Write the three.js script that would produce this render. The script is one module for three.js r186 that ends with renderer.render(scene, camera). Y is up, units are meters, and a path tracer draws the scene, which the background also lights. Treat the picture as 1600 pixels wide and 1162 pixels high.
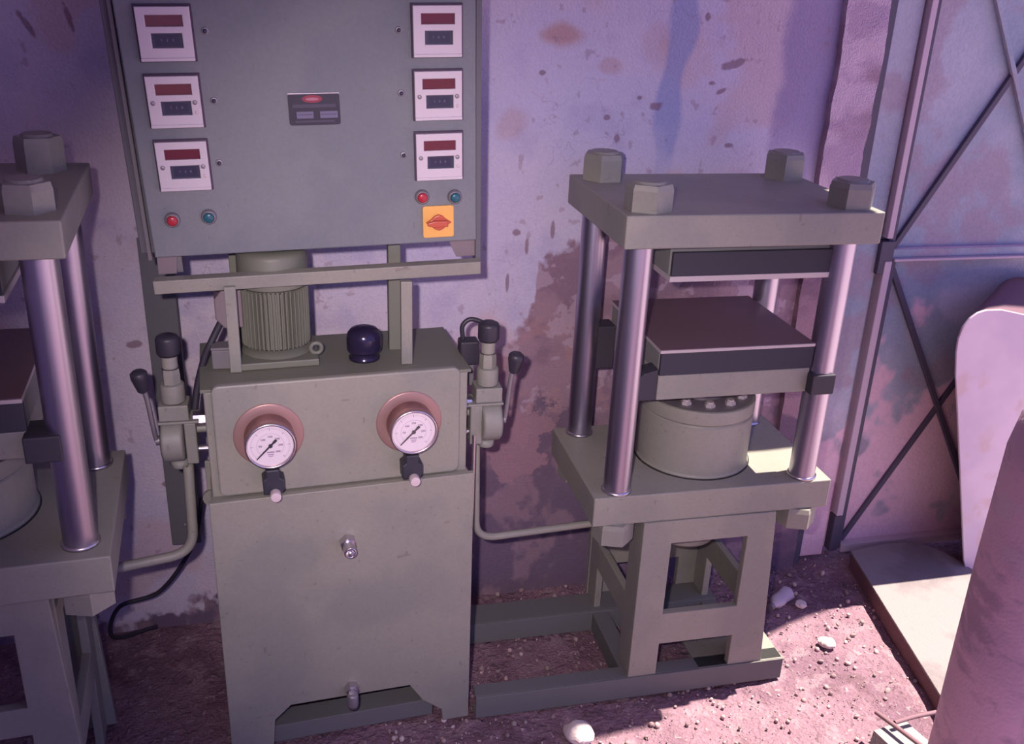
import * as THREE from 'three';
import { RoundedBoxGeometry } from 'three/addons/geometries/RoundedBoxGeometry.js';
import { mergeGeometries } from 'three/addons/utils/BufferGeometryUtils.js';

// ───────────────────────── camera, sky, sun, flash, exposure ─────────────────────────
const scene = new THREE.Scene();
const camera = new THREE.PerspectiveCamera(2 * Math.atan(581 / 1487.8) * 180 / Math.PI, 1600 / 1162, 0.05, 60);
camera.rotation.order = 'YXZ';
camera.position.set(-1.756, 1.768, 2.418);
camera.rotation.set(-0.3929, -0.235, 0.0391);
scene.add(camera);

scene.background = new THREE.Color(0.335, 0.36, 0.96);
scene.backgroundIntensity = 1.0;
scene.environmentIntensity = 1.0;

const sun = new THREE.DirectionalLight(new THREE.Color(1.0, 0.88, 0.75), 12.8);
sun.position.set(-0.5 + 0.33 * 6, 6, 0.4 - 0.05 * 6);
sun.target.position.set(-0.5, 0, 0.4);
sun.castShadow = true; sun.shadow.radius = 1;
Object.assign(sun.shadow.camera, { left: -4, right: 4, top: 4, bottom: -4, near: 0.1, far: 14 });
sun.shadow.mapSize.set(2048, 2048);
scene.add(sun, sun.target);

const FLASH = new THREE.Vector3(-1.845, 1.83, 2.40);
const flash = new THREE.SpotLight(new THREE.Color(1.0, 0.845, 0.86), 12.8, 0, 0.475, 1, 2);
flash.position.copy(FLASH);
flash.target.position.set(-1.39, 0.82, 0.3);
flash.castShadow = true; flash.shadow.radius = 1; flash.shadow.mapSize.set(2048, 2048);
scene.add(flash, flash.target);

const renderer = new THREE.WebGLRenderer({ antialias: true });
renderer.toneMapping = THREE.LinearToneMapping;
renderer.toneMappingExposure = 1.0;
renderer.shadowMap.enabled = true;

// ───────────────────────── helpers ─────────────────────────
let seedN = 7;
const rnd = () => { seedN = (seedN * 1664525 + 1013904223) >>> 0; return seedN / 4294967296; };
const hash = (x, y, s) => { let h = Math.imul(x, 374761393) ^ Math.imul(y, 668265263) ^ Math.imul(s, 2147483647 ^ 0x5bd1e995); h = Math.imul(h ^ (h >>> 13), 1274126177); return ((h ^ (h >>> 16)) >>> 0) / 4294967296; };
// value noise; px,py > 0 make it repeat
function vn(x, y, s = 1, px = 0, py = 0) {
  const xi = Math.floor(x), yi = Math.floor(y), fx = x - xi, fy = y - yi;
  const u = fx * fx * (3 - 2 * fx), v = fy * fy * (3 - 2 * fy);
  const X = (i) => (px ? ((i % px) + px) % px : i), Y = (i) => (py ? ((i % py) + py) % py : i);
  const a = hash(X(xi), Y(yi), s), b = hash(X(xi + 1), Y(yi), s), c = hash(X(xi), Y(yi + 1), s), d = hash(X(xi + 1), Y(yi + 1), s);
  return a + (b - a) * u + (c - a) * v + (a - b - c + d) * u * v;
}
function fbm(x, y, o = 4, s = 1, px = 0, py = 0) { let r = 0, a = 0.5, n = 0; for (let i = 0; i < o; i++) { r += a * vn(x, y, s + i, px, py); n += a; x *= 2; y *= 2; px *= 2; py *= 2; a *= 0.5; } return r / n; }
const sstep = (a, b, x) => { const t = Math.min(1, Math.max(0, (x - a) / (b - a))); return t * t * (3 - 2 * t); };
const mixc = (a, b, t) => [a[0] + (b[0] - a[0]) * t, a[1] + (b[1] - a[1]) * t, a[2] + (b[2] - a[2]) * t];
const toS = (c) => Math.round(255 * Math.min(1, Math.max(0, c <= 0.0031308 ? c * 12.92 : 1.055 * Math.pow(c, 1 / 2.4) - 0.055)));
function tex(w, h, fn, color = true) {      // fn(u, v) -> linear [r,g,b] (color) or value 0..1
  const d = new Uint8Array(w * h * 4);
  for (let j = 0; j < h; j++) for (let i = 0; i < w; i++) {
    const c = fn((i + 0.5) / w, (j + 0.5) / h), o = (j * w + i) * 4;
    if (color) { d[o] = toS(c[0]); d[o + 1] = toS(c[1]); d[o + 2] = toS(c[2]); } else d[o] = d[o + 1] = d[o + 2] = Math.round(255 * Math.min(1, Math.max(0, c)));
    d[o + 3] = 255;
  }
  const t = new THREE.DataTexture(d, w, h);
  t.magFilter = THREE.LinearFilter; t.minFilter = THREE.LinearMipmapLinearFilter; t.generateMipmaps = true;
  t.wrapS = t.wrapT = THREE.RepeatWrapping; if (color) t.colorSpace = THREE.SRGBColorSpace; t.needsUpdate = true;
  return t;
}
function canvasTex(w, h, draw) {
  const c = document.createElement('canvas'); c.width = w; c.height = h; draw(c.getContext('2d'), w, h);
  const t = new THREE.CanvasTexture(c); t.colorSpace = THREE.SRGBColorSpace; t.magFilter = THREE.LinearFilter; return t;
}
const rep = (t, x, y) => { const c = t.clone(); c.repeat.set(x, y); c.needsUpdate = true; return c; };
const lin = (r, g, b) => new THREE.Color().setRGB(r, g, b);
const mat = (name, color, o = {}) => { const m = new THREE.MeshStandardMaterial({ color: lin(...color), roughness: 0.7, metalness: 0, ...o }); m.name = name; return m; };

// uv in metres from position, by the dominant axis of the normal
function metreUV(g) {
  const p = g.attributes.position, n = g.attributes.normal, uv = new Float32Array(p.count * 2);
  for (let i = 0; i < p.count; i++) {
    const ax = Math.abs(n.getX(i)), ay = Math.abs(n.getY(i)), az = Math.abs(n.getZ(i));
    let u, v;
    if (az >= ax && az >= ay) { u = p.getX(i); v = p.getY(i); } else if (ax >= ay) { u = p.getZ(i); v = p.getY(i); } else { u = p.getX(i); v = p.getZ(i); }
    uv[2 * i] = u + 0.37; uv[2 * i + 1] = v + 0.11;
  }
  g.setAttribute('uv', new THREE.BufferAttribute(uv, 2)); return g;
}
const clean = (g) => { const o = g.index ? g.toNonIndexed() : g; for (const k of Object.keys(o.attributes)) if (!['position', 'normal', 'uv'].includes(k)) o.deleteAttribute(k); return o; };
const join = (list) => (list.length === 1 ? list[0] : mergeGeometries(list.map(clean)));
const mv = (g, x = 0, y = 0, z = 0, rx = 0, ry = 0, rz = 0) => { if (rx) g.rotateX(rx); if (ry) g.rotateY(ry); if (rz) g.rotateZ(rz); g.translate(x, y, z); return g; };
// box from its two corners, with rounded edges
function bx(x0, x1, y0, y1, z0, z1, r = 0.003, seg = 2) {
  const w = x1 - x0, h = y1 - y0, d = z1 - z0, rr = Math.min(r, w * 0.45, h * 0.45, d * 0.45);
  return mv(new RoundedBoxGeometry(w, h, d, seg, rr), (x0 + x1) / 2, (y0 + y1) / 2, (z0 + z1) / 2);
}
const cyl = (r0, r1, h, seg = 32) => new THREE.CylinderGeometry(r0, r1, h, seg);
const lathe = (pts, seg = 40) => new THREE.LatheGeometry(pts.map(([r, y]) => new THREE.Vector2(r, y)), seg);
function ext(pts, depth, holes = [], bevel = 0.002, z0 = 0) {     // outline in xy, extruded from z0 towards +z
  const s = new THREE.Shape(pts.map(([x, y]) => new THREE.Vector2(x, y)));
  for (const h of holes) s.holes.push(new THREE.Path(h.map(([x, y]) => new THREE.Vector2(x, y))));
  const g = new THREE.ExtrudeGeometry(s, { depth: depth - 2 * bevel, bevelEnabled: bevel > 0, bevelThickness: bevel, bevelSize: bevel, bevelOffset: -bevel, bevelSegments: 2, curveSegments: 24 });
  return mv(g, 0, 0, z0 + bevel);
}
function roundRect(x0, x1, y0, y1, r, n = 6) {
  const out = []; const c = [[x1 - r, y0 + r, -90], [x1 - r, y1 - r, 0], [x0 + r, y1 - r, 90], [x0 + r, y0 + r, 180]];
  for (const [cx, cy, a0] of c) for (let i = 0; i <= n; i++) { const a = (a0 + 90 * i / n) * Math.PI / 180; out.push([cx + r * Math.cos(a), cy + r * Math.sin(a)]); }
  return out;
}
const circ = (cx, cy, r, n = 40) => Array.from({ length: n }, (_, i) => [cx + r * Math.cos(2 * Math.PI * i / n), cy + r * Math.sin(2 * Math.PI * i / n)]);
function tube(pts, r, seg = 60, rs = 14, tension = 0.5) {
  const c = new THREE.CatmullRomCurve3(pts.map((p) => new THREE.Vector3(...p)), false, 'catmullrom', tension);
  return new THREE.TubeGeometry(c, seg, r, rs, false);
}
function bentPipe(pts, R, r) {                // straight runs joined by round elbows
  const P = pts.map((p) => new THREE.Vector3(...p)), path = new THREE.CurvePath();
  let cur = P[0];
  for (let i = 1; i < P.length - 1; i++) {
    const a = P[i - 1].clone().sub(P[i]).normalize(), b = P[i + 1].clone().sub(P[i]).normalize();
    const s = P[i].clone().addScaledVector(a, R), e = P[i].clone().addScaledVector(b, R);
    path.add(new THREE.LineCurve3(cur, s)); path.add(new THREE.QuadraticBezierCurve3(s, P[i], e)); cur = e;
  }
  path.add(new THREE.LineCurve3(cur, P[P.length - 1]));
  return new THREE.TubeGeometry(path, 120, r, 16, false);
}
const used = new Map();
const numbered = (n) => { const k = used.get(n) ?? 0; used.set(n, k + 1); return k ? `${n}_${String(k).padStart(3, '0')}` : n; };
function obj(name, geoms, m, parent = scene) {
  const g = metreOrKeep(join([].concat(geoms)), m);
  const o = new THREE.Mesh(g, m); o.name = parent === scene ? numbered(name) : name; o.castShadow = o.receiveShadow = true; parent.add(o); return o;
}
const metreOrKeep = (g, m) => (m.userData.keepUV ? g : metreUV(clean(g)));
const keep = (m) => { m.userData.keepUV = true; return m; };
function thing(name, label, category, [x, y, z] = [0, 0, 0], turn = 0, group) {
  const o = new THREE.Group(); o.name = numbered(name); o.rotation.order = 'YZX'; o.position.set(x, y, z); o.rotation.y = turn; scene.add(o);
  o.userData = { label, category }; if (group) o.userData.group = group; return o;
}
const tag = (o, label, category, group) => { o.userData.label = label; o.userData.category = category; if (group) o.userData.group = group; return o; };
const struct = (name, g, m, parent) => { const o = obj(name, g, m, parent); if (!parent || parent === scene) o.userData.kind = 'structure'; return o; };
function structGroup(name) { const o = new THREE.Group(); o.name = numbered(name); o.userData.kind = 'structure'; scene.add(o); return o; }

// ───────────────────────── textures and materials ─────────────────────────
const tNoise = tex(512, 512, (u, v) => 0.55 * fbm(u * 8, v * 8, 6, 3, 8, 8) + 0.45 * vn(u * 128, v * 128, 9, 128, 128), false);
const tFine = tex(512, 512, (u, v) => 0.5 * vn(u * 256, v * 256, 19, 256, 256) + 0.5 * fbm(u * 32, v * 32, 4, 23, 32, 32), false);
const enamelTex = (base, seed) => tex(512, 512, (u, v) => {           // 1 m square of brushed machine enamel with faint stains and specks
  const n = fbm(u * 6, v * 6, 5, seed, 6, 6), f = vn(u * 200, v * 200, seed + 5, 200, 200), sp = vn(u * 90, v * 90, seed + 8, 90, 90);
  let c = mixc(base, [base[0] * 0.86, base[1] * 0.88, base[2] * 0.92], sstep(0.42, 0.7, n));
  const k = 0.96 + 0.08 * f; c = c.map((x) => x * k);
  if (sp > 0.955) c = mixc(c, [0.16, 0.13, 0.12], 0.5);
  return c;
});
const ENAMEL = [0.275, 0.262, 0.226];
const tEnamel = enamelTex(ENAMEL, 31), tPanel = enamelTex([0.185, 0.195, 0.215], 47);
const M = {};
M.enamel = mat('machine enamel', [1, 1, 1], { map: tEnamel, roughness: 0.5, bumpMap: rep(tFine, 3, 3), bumpScale: 0.00015 });
M.panel = mat('cabinet hammer enamel', [1, 1, 1], { map: tPanel, roughness: 0.55, bumpMap: rep(tFine, 4, 4), bumpScale: 0.0001 });
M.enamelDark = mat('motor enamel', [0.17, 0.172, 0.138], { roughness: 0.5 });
M.body = mat('cabinet side', [0.17, 0.155, 0.17], { roughness: 0.6 });
M.chrome = mat('ground steel column', [0.45, 0.41, 0.51], { metalness: 1, roughness: 0.37 });
M.steel = mat('bright steel', [0.62, 0.57, 0.62], { metalness: 1, roughness: 0.3 });
M.dull = mat('dull steel', [0.3, 0.27, 0.3], { metalness: 0.6, roughness: 0.5 });
M.black = mat('black bakelite', [0.035, 0.03, 0.045], { roughness: 0.45 });
M.insul = mat('black insulation board', [0.036, 0.034, 0.05], { roughness: 0.8 });
M.lug = mat('blackened guide block', [0.035, 0.03, 0.045], { roughness: 0.6 });
M.hotside = mat('bare heating plate edge', [0.48, 0.42, 0.43], { roughness: 0.5, metalness: 0.2 });
M.hottop = mat('rusted heating plate face', [0.17, 0.105, 0.12], { roughness: 0.55, metalness: 0.2, bumpMap: rep(tNoise, 3, 3), bumpScale: 0.0004 });
M.platen = mat('platen side', [0.2, 0.2, 0.19], { roughness: 0.6 });
M.alu = mat('brushed aluminium face', [0.60, 0.53, 0.585], { roughness: 0.45, metalness: 0.1 });
M.gasket = mat('dark gasket', [0.07, 0.045, 0.08], { roughness: 0.8 });
M.redglass = mat('dark red display window', [0.13, 0.022, 0.04], { roughness: 0.16 });
M.wheelbox = mat('thumbwheel case', [0.04, 0.04, 0.08], { roughness: 0.4 });
M.red = mat('red lens', [0.40, 0.03, 0.05], { roughness: 0.25 });
M.green = mat('green lens', [0.025, 0.11, 0.15], { roughness: 0.25 });
M.yellow = mat('yellow switch plate', [0.80, 0.42, 0.11], { roughness: 0.5 });
M.handleRed = mat('red switch handle', [0.52, 0.10, 0.06], { roughness: 0.4 });
M.copper = mat('copper coloured flange', [0.36, 0.215, 0.20], { roughness: 0.42, metalness: 0.35 });
M.copperDark = mat('gauge case', [0.36, 0.19, 0.19], { roughness: 0.35, metalness: 0.4 });
M.dialGlass = new THREE.MeshPhysicalMaterial({ color: 0xffffff, transmission: 1, thickness: 0, roughness: 0.08, ior: 1.45 }); M.dialGlass.name = 'gauge glass';
M.valveBlack = mat('black valve body', [0.03, 0.03, 0.045], { roughness: 0.5 });
M.pinkPlastic = mat('pale knob', [0.62, 0.50, 0.53], { roughness: 0.5 });
M.rubber = mat('cable sheath', [0.03, 0.025, 0.04], { roughness: 0.6 });
M.gusset = mat('primed gusset', [0.22, 0.17, 0.19], { roughness: 0.7 });
M.base = mat('grimy base channel', [0.145, 0.142, 0.145], { roughness: 0.75, bumpMap: rep(tNoise, 3, 3), bumpScale: 0.0008 });

// the lime-washed wall: 3 m x 2 m, u from x = -3, v from y = 0
const STAIN = [[-0.98, 1.14], [-1.04, 1.10], [-1.115, 1.045], [-1.12, 0.97], [-1.14, 0.90], [-1.19, 0.86], [-1.26, 0.80], [-1.33, 0.74], [-1.40, 0.58], [-1.48, 0.35], [-1.6, 0.12], [-2.2, 0.05], [-3, 0.05]];
function stainY(x) { if (x >= -0.98) return 1.14 - 0.10 * sstep(-0.95, -0.3, x); for (let i = 0; i < STAIN.length - 1; i++) { const [a, b] = STAIN[i], [c, d] = STAIN[i + 1]; if (x <= a && x >= c) return b + (d - b) * (a - x) / (a - c); } return 0.05; }
const CHIPS = [[-0.61, 1.58, 0.045, 0.012, 0.25], [-0.82, 1.47, 0.02, 0.013, 0], [-0.865, 1.49, 0.008, 0.006, 0], [-1.13, 1.55, 0.01, 0.007, 0], [-0.64, 1.51, 0.018, 0.007, 0.4], [-0.67, 1.53, 0.01, 0.005, 0], [-0.92, 1.385, 0.011, 0.015, 0], [-0.95, 1.44, 0.01, 0.008, 0], [-0.6, 1.37, 0.012, 0.007, 0], [-0.7, 1.69, 0.008, 0.01, 0],
  [-2.31, 1.63, 0.008, 0.036, 0.5], [-2.22, 1.64, 0.007, 0.034, 0.25], [-2.13, 0.46, 0.014, 0.01, 0], [-2.17, 0.87, 0.02, 0.01, 0], [-2.1, 0.76, 0.008, 0.008, 0], [-0.43, 1.77, 0.025, 0.02, 0], [-1.08, 1.14, 0.006, 0.03, 0], [-1.15, 1.1, 0.005, 0.022, 0], [-1.2, 1.0, 0.005, 0.03, 0], [-1.18, 1.14, 0.012, 0.01, 0]];
const tWall = tex(1536, 1024, (u, v) => {
  const x = -3 + 3 * u, y = 2 * v;
  const big = fbm(x * 2.2 + 9, y * 2.2, 5, 61), med = fbm(x * 11, y * 11, 5, 67), fine = vn(x * 260, y * 260, 71);
  let c = mixc([0.53, 0.475, 0.63], [0.63, 0.53, 0.62], sstep(0.35, 0.65, big));
  c = mixc(c, [0.43, 0.375, 0.55], 0.55 * sstep(0.5, 0.75, med));
  // pinker bare plaster patches
  c = mixc(c, [0.56, 0.39, 0.42], 0.55 * sstep(0.56, 0.68, fbm(x * 4 + 3, y * 4 + 8, 5, 73)));
  // ochre blots where the wash has come off
  for (const [px, py, rx, ry, k] of [[-1.085, 1.64, 0.06, 0.035, 0.75], [-0.95, 1.57, 0.03, 0.02, 0.4], [-1.2, 1.42, 0.05, 0.05, 0.35], [-0.83, 1.62, 0.05, 0.06, 0.25]]) {
    const d = Math.hypot((x - px) / rx, (y - py) / ry) + 1.1 * (med - 0.5);
    c = mixc(c, [0.45, 0.24, 0.22], k * (1 - sstep(0.5, 1.1, d)));
  }
  // the blue paint streak
  const sx = -0.768 + 0.025 * (vn(y * 6, 3, 75) - 0.5) - 0.03 * (1.75 - y), sw = 0.034 + 0.02 * (vn(y * 9, 8, 77) - 0.5);
  c = mixc(c, [0.26, 0.29, 0.52], 0.75 * (1 - sstep(sw * 0.7, sw * 1.25, Math.abs(x - sx) + 0.02 * (med - 0.5))) * sstep(1.22, 1.45, y + 0.25 * (med - 0.5)));
  // darker violet paint close to the jamb
  c = mixc(c, [0.27, 0.225, 0.40], 0.8 * sstep(-0.50, -0.455, x + 0.05 * (med - 0.5)) * sstep(1.2, 1.4, y + 0.2 * (big - 0.5)));
  // damp-stained lower wall with its own ragged edge
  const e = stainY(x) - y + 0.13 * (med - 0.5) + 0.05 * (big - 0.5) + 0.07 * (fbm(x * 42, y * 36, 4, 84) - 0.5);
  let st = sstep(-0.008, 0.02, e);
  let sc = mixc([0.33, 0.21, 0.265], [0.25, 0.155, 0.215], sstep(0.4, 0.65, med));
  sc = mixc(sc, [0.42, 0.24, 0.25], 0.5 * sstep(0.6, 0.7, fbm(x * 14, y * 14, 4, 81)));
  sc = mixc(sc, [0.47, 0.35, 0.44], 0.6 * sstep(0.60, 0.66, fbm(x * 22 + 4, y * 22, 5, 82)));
  const deep = sstep(0.605, 0.575, y + 0.30 * (med - 0.5) + 0.2 * (big - 0.5) + 0.03 * (fine - 0.5));  // lowest band is darker and mottled, with a ragged upper edge
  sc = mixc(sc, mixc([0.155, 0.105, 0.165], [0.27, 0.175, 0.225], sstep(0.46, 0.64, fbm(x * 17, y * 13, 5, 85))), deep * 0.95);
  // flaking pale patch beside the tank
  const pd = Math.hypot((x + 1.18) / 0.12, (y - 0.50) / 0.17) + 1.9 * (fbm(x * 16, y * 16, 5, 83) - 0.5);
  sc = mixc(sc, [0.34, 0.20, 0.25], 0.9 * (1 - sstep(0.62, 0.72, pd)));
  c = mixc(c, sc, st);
  // chips and knocks
  for (const [px, py, rx, ry, an] of CHIPS) {
    const dx = x - px, dy = y - py; if (Math.abs(dx) > 0.1 || Math.abs(dy) > 0.1) continue;
    const ca = Math.cos(an), sa = Math.sin(an), d = Math.hypot((dx * ca + dy * sa) / rx, (-dx * sa + dy * ca) / ry) + 0.9 * (fbm(x * 50, y * 50, 3, 87) - 0.5);
    c = mixc(c, [0.21, 0.12, 0.16], 0.75 * (1 - sstep(0.7, 1.05, d)));
  }
  if (!st) { const ch = fbm(x * 34, y * 30, 4, 91); c = mixc(c, [0.30, 0.20, 0.26], 0.45 * sstep(0.735, 0.79, ch)); }
  // hairline cracks
  const cr = Math.abs(fbm(x * 5, y * 5, 5, 95) - 0.5); c = mixc(c, [0.24, 0.17, 0.25], 0.35 * (1 - sstep(0.0008, 0.0028, cr)) * (vn(x * 3, y * 3, 97) > 0.62 ? 1 : 0));
  const k = 0.95 + 0.1 * fine; return [c[0] * k, c[1] * k, c[2] * k];
});
tWall.wrapS = tWall.wrapT = THREE.ClampToEdgeWrapping;
M.wall = keep(mat('lime-washed plaster', [1, 1, 1], { map: tWall, roughness: 0.9, bumpMap: rep(tNoise, 6, 4), bumpScale: 0.002 }));
M.wallPlain = mat('plain plaster', [0.42, 0.36, 0.48], { roughness: 0.95, bumpMap: tNoise, bumpScale: 0.003 });
M.jamb = mat('rough pink plaster jamb', [1, 1, 1], { roughness: 0.95, bumpMap: rep(tNoise, 3, 3), bumpScale: 0.004, map: tex(256, 1024, (u, v) => {
  const n = fbm(u * 8, v * 30, 5, 101), m = fbm(u * 3, v * 9, 4, 103); let c = mixc([0.60, 0.46, 0.56], [0.46, 0.34, 0.45], sstep(0.45, 0.65, n)); c = mixc(c, [0.28, 0.17, 0.21], 0.5 * sstep(0.6, 0.75, m)); const y = 2 * v - 0.11; c = mixc(c, mixc([0.31, 0.19, 0.24], [0.22, 0.13, 0.18], sstep(0.4, 0.6, n)), sstep(0.0, 0.03, 0.98 - y + 0.5 * (m - 0.5) + 0.25 * (n - 0.5))); c = mixc(c, mixc([0.155, 0.10, 0.155], [0.25, 0.155, 0.2], sstep(0.5, 0.65, n)), sstep(0.0, 0.03, 0.56 - y + 0.5 * (m - 0.5) + 0.3 * (n - 0.5))); return c; }) });
M.jamb.map.repeat.set(1, 0.5);
M.gate = mat('weathered gate sheet', [1, 1, 1], { roughness: 0.8, bumpMap: rep(tNoise, 1.5, 1.5), bumpScale: 0.002, map: tex(1024, 1024, (u, v) => {
  const x = u * 2, y = v * 2; const a = fbm(x * 3, y * 3, 5, 111, 6, 6), b = fbm(x * 8, y * 8, 5, 113, 16, 16), f = vn(u * 300, v * 300, 115, 300, 300);
  let c = mixc([0.25, 0.29, 0.36], [0.36, 0.365, 0.43], sstep(0.35, 0.65, a)); c = mixc(c, [0.30, 0.22, 0.27], 0.6 * sstep(0.52, 0.68, b)); c = mixc(c, [0.52, 0.47, 0.53], 0.5 * sstep(0.6, 0.75, fbm(x * 5 + 2, y * 5, 4, 117, 10, 10)));
  // rusted foot of the sheet, lightened for sun bounced off the slab (lower 0.5 m)
  const yy = y - 0.11; c = mixc(c, [0.70, 0.44, 0.51], 0.8 * sstep(0.60, 0.44, yy + 1.1 * (b - 0.5) + 0.7 * (a - 0.5) + 0.04 * (f - 0.5)));
  const k = 1.14 + 0.14 * f; return c.map((q) => q * k); }) });
M.gate.map.repeat.set(0.5, 0.5);
M.gateBar = mat('worn gate frame', [0.55, 0.43, 0.50], { roughness: 0.6, bumpMap: rep(tNoise, 4, 4), bumpScale: 0.001 });
M.gateDark = mat('dark gate brace', [0.085, 0.07, 0.11], { roughness: 0.6 });
const tDirt = tex(1024, 1024, (u, v) => {
  const a = fbm(u * 5, v * 5, 6, 121, 5, 5), b = fbm(u * 24, v * 24, 5, 123, 24, 24), f = vn(u * 256, v * 256, 125, 256, 256), g = vn(u * 90, v * 90, 127, 90, 90);
  let c = mixc([0.37, 0.215, 0.275], [0.27, 0.15, 0.205], sstep(0.4, 0.62, a)); c = mixc(c, [0.46, 0.31, 0.36], 0.6 * sstep(0.55, 0.72, b)); c = mixc(c, [0.17, 0.09, 0.11], 0.55 * sstep(0.62, 0.75, fbm(u * 12, v * 12, 5, 129, 12, 12)));
  if (g > 0.9) c = mixc(c, [0.58, 0.44, 0.44], 0.6); if (g < 0.07) c = mixc(c, [0.12, 0.07, 0.08], 0.6);
  const k = 0.58 + 0.2 * f; return c.map((q) => q * k);
});
const tDirtB = tex(1024, 1024, (u, v) => 0.5 * fbm(u * 14, v * 14, 6, 131, 14, 14) + 0.3 * vn(u * 90, v * 90, 127, 90, 90) + 0.2 * vn(u * 256, v * 256, 125, 256, 256), false);
M.dirt = mat('trodden red dirt', [1, 1, 1], { map: tDirt, roughness: 0.95, bumpMap: tDirtB, bumpScale: 0.014 });
M.slabTop = mat('dusty cement slab', [1, 1, 1], { roughness: 0.85, bumpMap: rep(tNoise, 3, 3), bumpScale: 0.002, map: tex(512, 512, (u, v) => { const n = fbm(u * 9, v * 9, 6, 141, 9, 9), s = vn(u * 70, v * 70, 143, 70, 70); let c = mixc([0.27, 0.235, 0.235], [0.20, 0.17, 0.175], sstep(0.4, 0.65, n)); if (s > 0.93) c = mixc(c, [0.3, 0.2, 0.2], 0.5); return c; }) });
M.slabSide = mat('shaded slab edge', [0.20, 0.095, 0.11], { roughness: 0.9, bumpMap: rep(tNoise, 4, 4), bumpScale: 0.004 });  // dark red carries shade on the side turned from the sun
M.guardWhite = mat('dirty white sheet cover', [1, 1, 1], { roughness: 0.5, map: tex(512, 512, (u, v) => { const n = fbm(u * 4, v * 4, 6, 151, 4, 4), b = fbm(u * 11, v * 11, 5, 153, 11, 11); let c = mixc([0.74, 0.60, 0.70], [0.64, 0.52, 0.63], sstep(0.4, 0.62, n)); c = mixc(c, [0.62, 0.46, 0.44], 0.6 * sstep(0.6, 0.75, b)); return c; }) });
M.guardRed = mat('maroon cover side', [0.17, 0.085, 0.12], { roughness: 0.6 });
M.drum = mat('stained pink drum paint', [1, 1, 1], { roughness: 0.6, bumpMap: rep(tNoise, 2, 2), bumpScale: 0.0012, map: tex(512, 1024, (u, v) => { const n = fbm(u * 5, v * 10, 6, 161, 5, 10), b = fbm(u * 12, v * 20, 5, 163, 12, 20); let c = mixc([0.94, 0.62, 0.73], [0.80, 0.54, 0.66], sstep(0.4, 0.65, n)); c = mixc(c, [0.40, 0.26, 0.36], 0.5 * sstep(0.6, 0.75, b)); c = mixc(c, [0.88, 0.70, 0.76], 0.5 * sstep(0.6, 0.72, fbm(u * 9, v * 18, 4, 165, 9, 18))); return c; }) });
M.yard = mat('pale bounce yard', [0.55, 0.42, 0.43], { roughness: 0.95, bumpMap: tNoise, bumpScale: 0.005 });
M.strip = mat('cabinet body grey', [0.125, 0.12, 0.14], { roughness: 0.7 });
M.shadeBand = mat('grey duct enamel', [0.125, 0.12, 0.135], { roughness: 0.7 });  // grey of the added band that stands for wall shade
M.stone = mat('pale stone', [0.66, 0.55, 0.55], { roughness: 0.9 });
M.block = mat('white cement block', [0.34, 0.33, 0.32], { roughness: 0.9, bumpMap: rep(tNoise, 6, 6), bumpScale: 0.003 });
M.stick = mat('weathered stick', [0.22, 0.125, 0.15], { roughness: 0.8 });
M.roof = mat('roof sheet', [0.42, 0.38, 0.46], { roughness: 0.8 });
M.paleJunk = mat('crumpled pale plastic', [0.52, 0.43, 0.52], { roughness: 0.4 });

// ───────────────────────── the setting ─────────────────────────
// floor of uneven dirt, dense where the camera sees it
{
  const parts = []; const g = new THREE.PlaneGeometry(3.2, 1.9, 230, 140); g.rotateX(-Math.PI / 2); g.translate(-1.0, 0, 0.75);
  const p = g.attributes.position;
  for (let i = 0; i < p.count; i++) {
    const x = p.getX(i), z = p.getZ(i); const edge = Math.min(1, (x + 2.6) / 0.1, (0.6 - x) / 0.1, (z + 0.2) / 0.1, (1.7 - z) / 0.1);
    p.setY(i, -0.012 + Math.max(0, edge) * (0.016 * (fbm(x * 6, z * 6, 4, 171) - 0.5) + 0.010 * (fbm(x * 28, z * 28, 3, 173) - 0.5)));
  }
  g.computeVertexNormals(); parts.push(clean(g));
  for (const [x0, x1, z0, z1] of [[-3.6, -2.6, -0.3, 4.6], [-2.6, 0.6, 1.7, 4.6], [-2.6, 0.6, -0.3, -0.2], [-3.6, 0.6, 4.6, 9]]) { const q = new THREE.PlaneGeometry(x1 - x0, z1 - z0); q.rotateX(-Math.PI / 2); q.translate((x0 + x1) / 2, -0.012, (z0 + z1) / 2); parts.push(clean(q)); }
  struct('floor', parts, M.dirt);
  struct('floor_bounce_yard', bx(0.6, 9, -0.2, -0.012, -0.3, 9, 0.01), M.yard);  // unseen yard ground, made pale to bounce light into the bay
}
{ // back wall with its own painted plaster; u,v of the front face span the 3 m x 2 m texture
  const g = new THREE.BoxGeometry(2.7, 2.70, 0.2, 1, 1, 1); g.translate(-1.65, 1.26, -0.1);
  const p = g.attributes.position, uv = g.attributes.uv; for (let i = 0; i < p.count; i++) uv.setXY(i, (p.getX(i) + 3) / 3, p.getY(i) / 2);
  struct('wall_back', g, M.wall);
  struct('wall_back_side', [bx(-3.6, -3.0, -0.09, 2.61, -0.2, 0, 0.002), bx(1.16, 7, -0.09, 2.61, -0.2, 0, 0.002)], M.wallPlain);
  struct('wall_left', bx(-3.8, -3.6, 0, 2.61, -0.2, 4.6, 0.002), M.wallPlain);
  struct('wall_front', bx(-3.8, -2.9, 0, 2.61, 4.6, 4.8, 0.002), M.wallPlain);
  struct('wall_lintel', bx(-0.30, 1.16, 2.14, 2.61, -0.2, 0, 0.002), M.wallPlain);
}
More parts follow.
